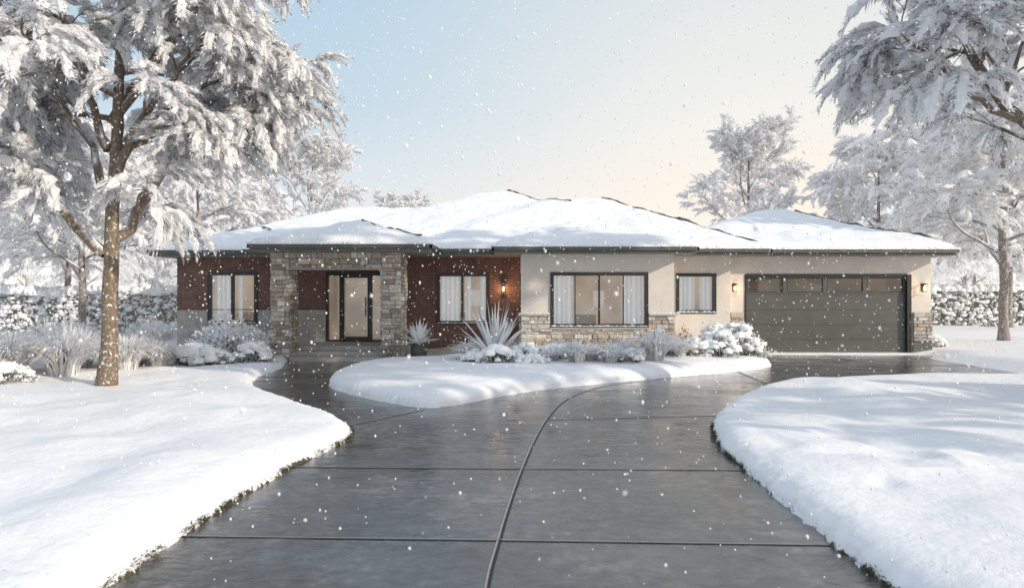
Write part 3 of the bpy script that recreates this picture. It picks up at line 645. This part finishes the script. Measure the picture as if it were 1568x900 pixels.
    return bark.obj('trunk_and_limbs',M['bark'],link=False,smooth=True),fol.obj('snowy_foliage',M[fmat],link=False)
def place(meshes,name,x,y,s=1,rot=0,z=None,parent=None):
    e=empty(name,(x,y,(gz(x,y)-.08) if z is None else z)); e.scale=(s,s,s); e.rotation_euler=(0,0,rot)
    if parent: e.parent=parent
    for me,nm in zip(meshes,('trunk_and_limbs','snowy_foliage')):
        o=bpy.data.objects.new(nm,me); scene.collection.objects.link(o); o.parent=e
    return e
LL=[([(0,0,2.5),(-.6,-.1,3.1),(-1.35,-.3,4.0),(-2.0,-.5,4.5)],.10),
    ([(0,0,2.5),(.5,.1,3.2),(.85,.2,3.9),(1.2,.2,4.3),(1.7,.1,4.7)],.10),
    ([(0,0,3.6),(-.3,.1,4.4),(-1.0,.2,5.4),(-1.8,.3,6.1)],.08),
    ([(.05,0,3.7),(.6,-.2,4.6),(1.3,-.5,5.5),(2.2,-.7,6.2)],.09),
    ([(.1,0,4.9),(.5,.2,5.7),(1.0,.3,6.8),(1.5,.2,7.9)],.08),
    ([(.1,0,4.9),(.9,-.1,5.9),(1.8,-.2,6.9),(2.5,-.2,7.7)],.07),
    ([(.05,0,4.4),(-.4,-.2,5.9),(-.7,-.3,7.3)],.08),
    ([(.1,0,4.3),(1.0,.4,4.9),(1.8,.7,5.2),(2.2,.9,5.3)],.07)]
tA=build_tree(11,10.5,3.5,.15,LL,first=4.2,nl=13,lean=.25,barkc=(.22,.165,.12),fl=.86,nb=150,pad=.080,bl=.20,bw=.010)
place(tA,'snowy_tree',-7.5,12.6)
RL=[([(0,0,2.6),(-1.4,0,3.7),(-2.7,.1,4.65),(-3.5,.1,5.7),(-4.0,.1,7.0)],.14),([(-2.6,.1,4.6),(-3.4,.0,4.95),(-4.1,-.2,5.4),(-4.8,-.3,5.9)],.05)]
tB=build_tree(23,12.5,3.9,.24,RL,first=5.0,nl=14,barkc=(.20,.15,.11),fl=.86,nb=150,pad=.080,bl=.20,bw=.010)
place(tB,'snowy_tree',11.0,11.2,1,0)
bgc=(.30,.26,.235); bgd=(.44,.42,.41)  # paler bark and twigs: hoarfrost plus painted distance haze
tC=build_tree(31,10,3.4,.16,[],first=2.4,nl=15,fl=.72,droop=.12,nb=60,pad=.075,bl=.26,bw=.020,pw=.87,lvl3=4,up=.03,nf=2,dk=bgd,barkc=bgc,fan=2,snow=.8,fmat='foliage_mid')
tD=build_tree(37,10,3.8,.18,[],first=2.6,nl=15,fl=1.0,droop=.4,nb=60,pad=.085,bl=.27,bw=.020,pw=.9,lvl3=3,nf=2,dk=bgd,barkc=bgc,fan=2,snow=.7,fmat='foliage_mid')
tE=build_tree(41,10,3.8,.18,[],first=2.2,nl=12,fl=1.4,droop=.25,nb=26,pad=.12,bl=.40,bw=.045,pw=.9,lvl2=6,lvl3=2,nf=1,dk=(.55,.54,.55),barkc=(.42,.39,.38),fan=2,snow=.8,fmat='foliage_far')  # palest twig and bark colours, distance haze painted in
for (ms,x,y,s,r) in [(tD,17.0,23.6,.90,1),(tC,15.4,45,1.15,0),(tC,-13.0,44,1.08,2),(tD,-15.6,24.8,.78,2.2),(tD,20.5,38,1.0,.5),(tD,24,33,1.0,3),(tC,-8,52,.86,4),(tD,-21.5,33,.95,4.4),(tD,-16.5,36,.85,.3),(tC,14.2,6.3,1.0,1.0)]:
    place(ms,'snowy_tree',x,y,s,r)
dt=empty('distant_trees')
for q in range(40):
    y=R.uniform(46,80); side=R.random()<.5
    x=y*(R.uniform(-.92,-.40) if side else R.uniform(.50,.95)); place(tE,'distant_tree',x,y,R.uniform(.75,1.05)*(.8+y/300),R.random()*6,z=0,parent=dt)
# ---------------------------------------------------------------- falling snow
b=B(); n=8500
yy=2.0+20*R.random(n)**.75; xx=R.uniform(-1,1,n)*(yy*.8+.3); zz_=R.uniform(0,1,n)*(yy*.46+1.6)
yy=np.r_[yy,R.uniform(.9,2.0,60)]; xx=np.r_[xx,R.uniform(-1.2,1.2,60)]; zz_=np.r_[zz_,R.uniform(1.1,2.7,60)]
for q,(x,y,z) in enumerate(zip(xx,yy,zz_)):
    r=R.uniform(.0018,.0056)*(1+ y/9)
    if q>=n: r=R.uniform(.002,.0055)
    lump(b,(x,y,z+.01),(r*R.uniform(.7,1.1),r*R.uniform(.7,1.1),r*R.uniform(.8,1.4)),(.9,.9,.92),nu=5,nv=4,low=-.95)
b.obj('falling_snow',M['plantsnow'],smooth=True)
# ---------------------------------------------------------------- light
ts=Vector((.82,-.42,.38)).normalized()
sl=bpy.data.lights.new('sun','SUN'); sl.energy=3.9; sl.angle=math.radians(.8); sl.color=(1,.87,.71)
so_=bpy.data.objects.new('sun',sl); so_.rotation_euler=ts.to_track_quat('Z','Y').to_euler(); scene.collection.objects.link(so_)
w=bpy.data.worlds.new('World'); scene.world=w; w.use_nodes=True; nt=w.node_tree; nt.nodes.clear()
sky=N(nt,'ShaderNodeTexSky',sky_type='NISHITA'); sky.sun_disc=False; sky.sun_elevation=math.asin(ts.z); sky.sun_rotation=math.atan2(ts.x,ts.y); sky.dust_density=2
bg1=N(nt,'ShaderNodeBackground'); bg1.inputs[1].default_value=.12; nt.links.new(sky.outputs[0],bg1.inputs[0])
tc=N(nt,'ShaderNodeTexCoord'); sp=N(nt,'ShaderNodeSeparateXYZ'); nt.links.new(tc.outputs['Generated'],sp.inputs[0])
rc=ramp(nt,[(0,(.98,.92,.87)),(.10,(.77,.80,.82)),(.26,(.53,.66,.76)),(.45,(.43,.60,.74)),(.7,(.70,.79,.93)),(1,(.74,.83,.96))])
rw=ramp(nt,[(0,(1.0,.88,.75)),(.13,(1.0,.88,.76)),(.22,(.90,.87,.80)),(.42,(.73,.77,.77)),(.7,(.72,.79,.90)),(1,(.74,.83,.96))])
nt.links.new(sp.outputs[2],rc.inputs[0]); nt.links.new(sp.outputs[2],rw.inputs[0])
mr=N(nt,'ShaderNodeMapRange',interpolation_type='SMOOTHSTEP'); mr.inputs[1].default_value=-.34; mr.inputs[2].default_value=.34; nt.links.new(sp.outputs[0],mr.inputs[0])
mx=N(nt,'ShaderNodeMixRGB'); nt.links.new(mr.outputs[0],mx.inputs[0]); nt.links.new(rc.outputs[0],mx.inputs[1]); nt.links.new(rw.outputs[0],mx.inputs[2])
bg2=N(nt,'ShaderNodeBackground'); bg2.inputs[1].default_value=1.13; nt.links.new(mx.outputs[0],bg2.inputs[0])
ms=N(nt,'ShaderNodeMixShader'); ms.inputs[0].default_value=.9; nt.links.new(bg1.outputs[0],ms.inputs[1]); nt.links.new(bg2.outputs[0],ms.inputs[2])
wo=N(nt,'ShaderNodeOutputWorld'); nt.links.new(ms.outputs[0],wo.inputs[0])
# ---------------------------------------------------------------- camera
cd=bpy.data.cameras.new('camera'); cd.sensor_width=36; cd.lens=24; cd.clip_start=.05; cd.clip_end=1500
cd.dof.use_dof=True; cd.dof.focus_distance=16; cd.dof.aperture_fstop=2.8
co=bpy.data.objects.new('camera',cd); co.location=(0,0,1.85); co.rotation_euler=(math.radians(90),0,0); scene.collection.objects.link(co); scene.camera=co
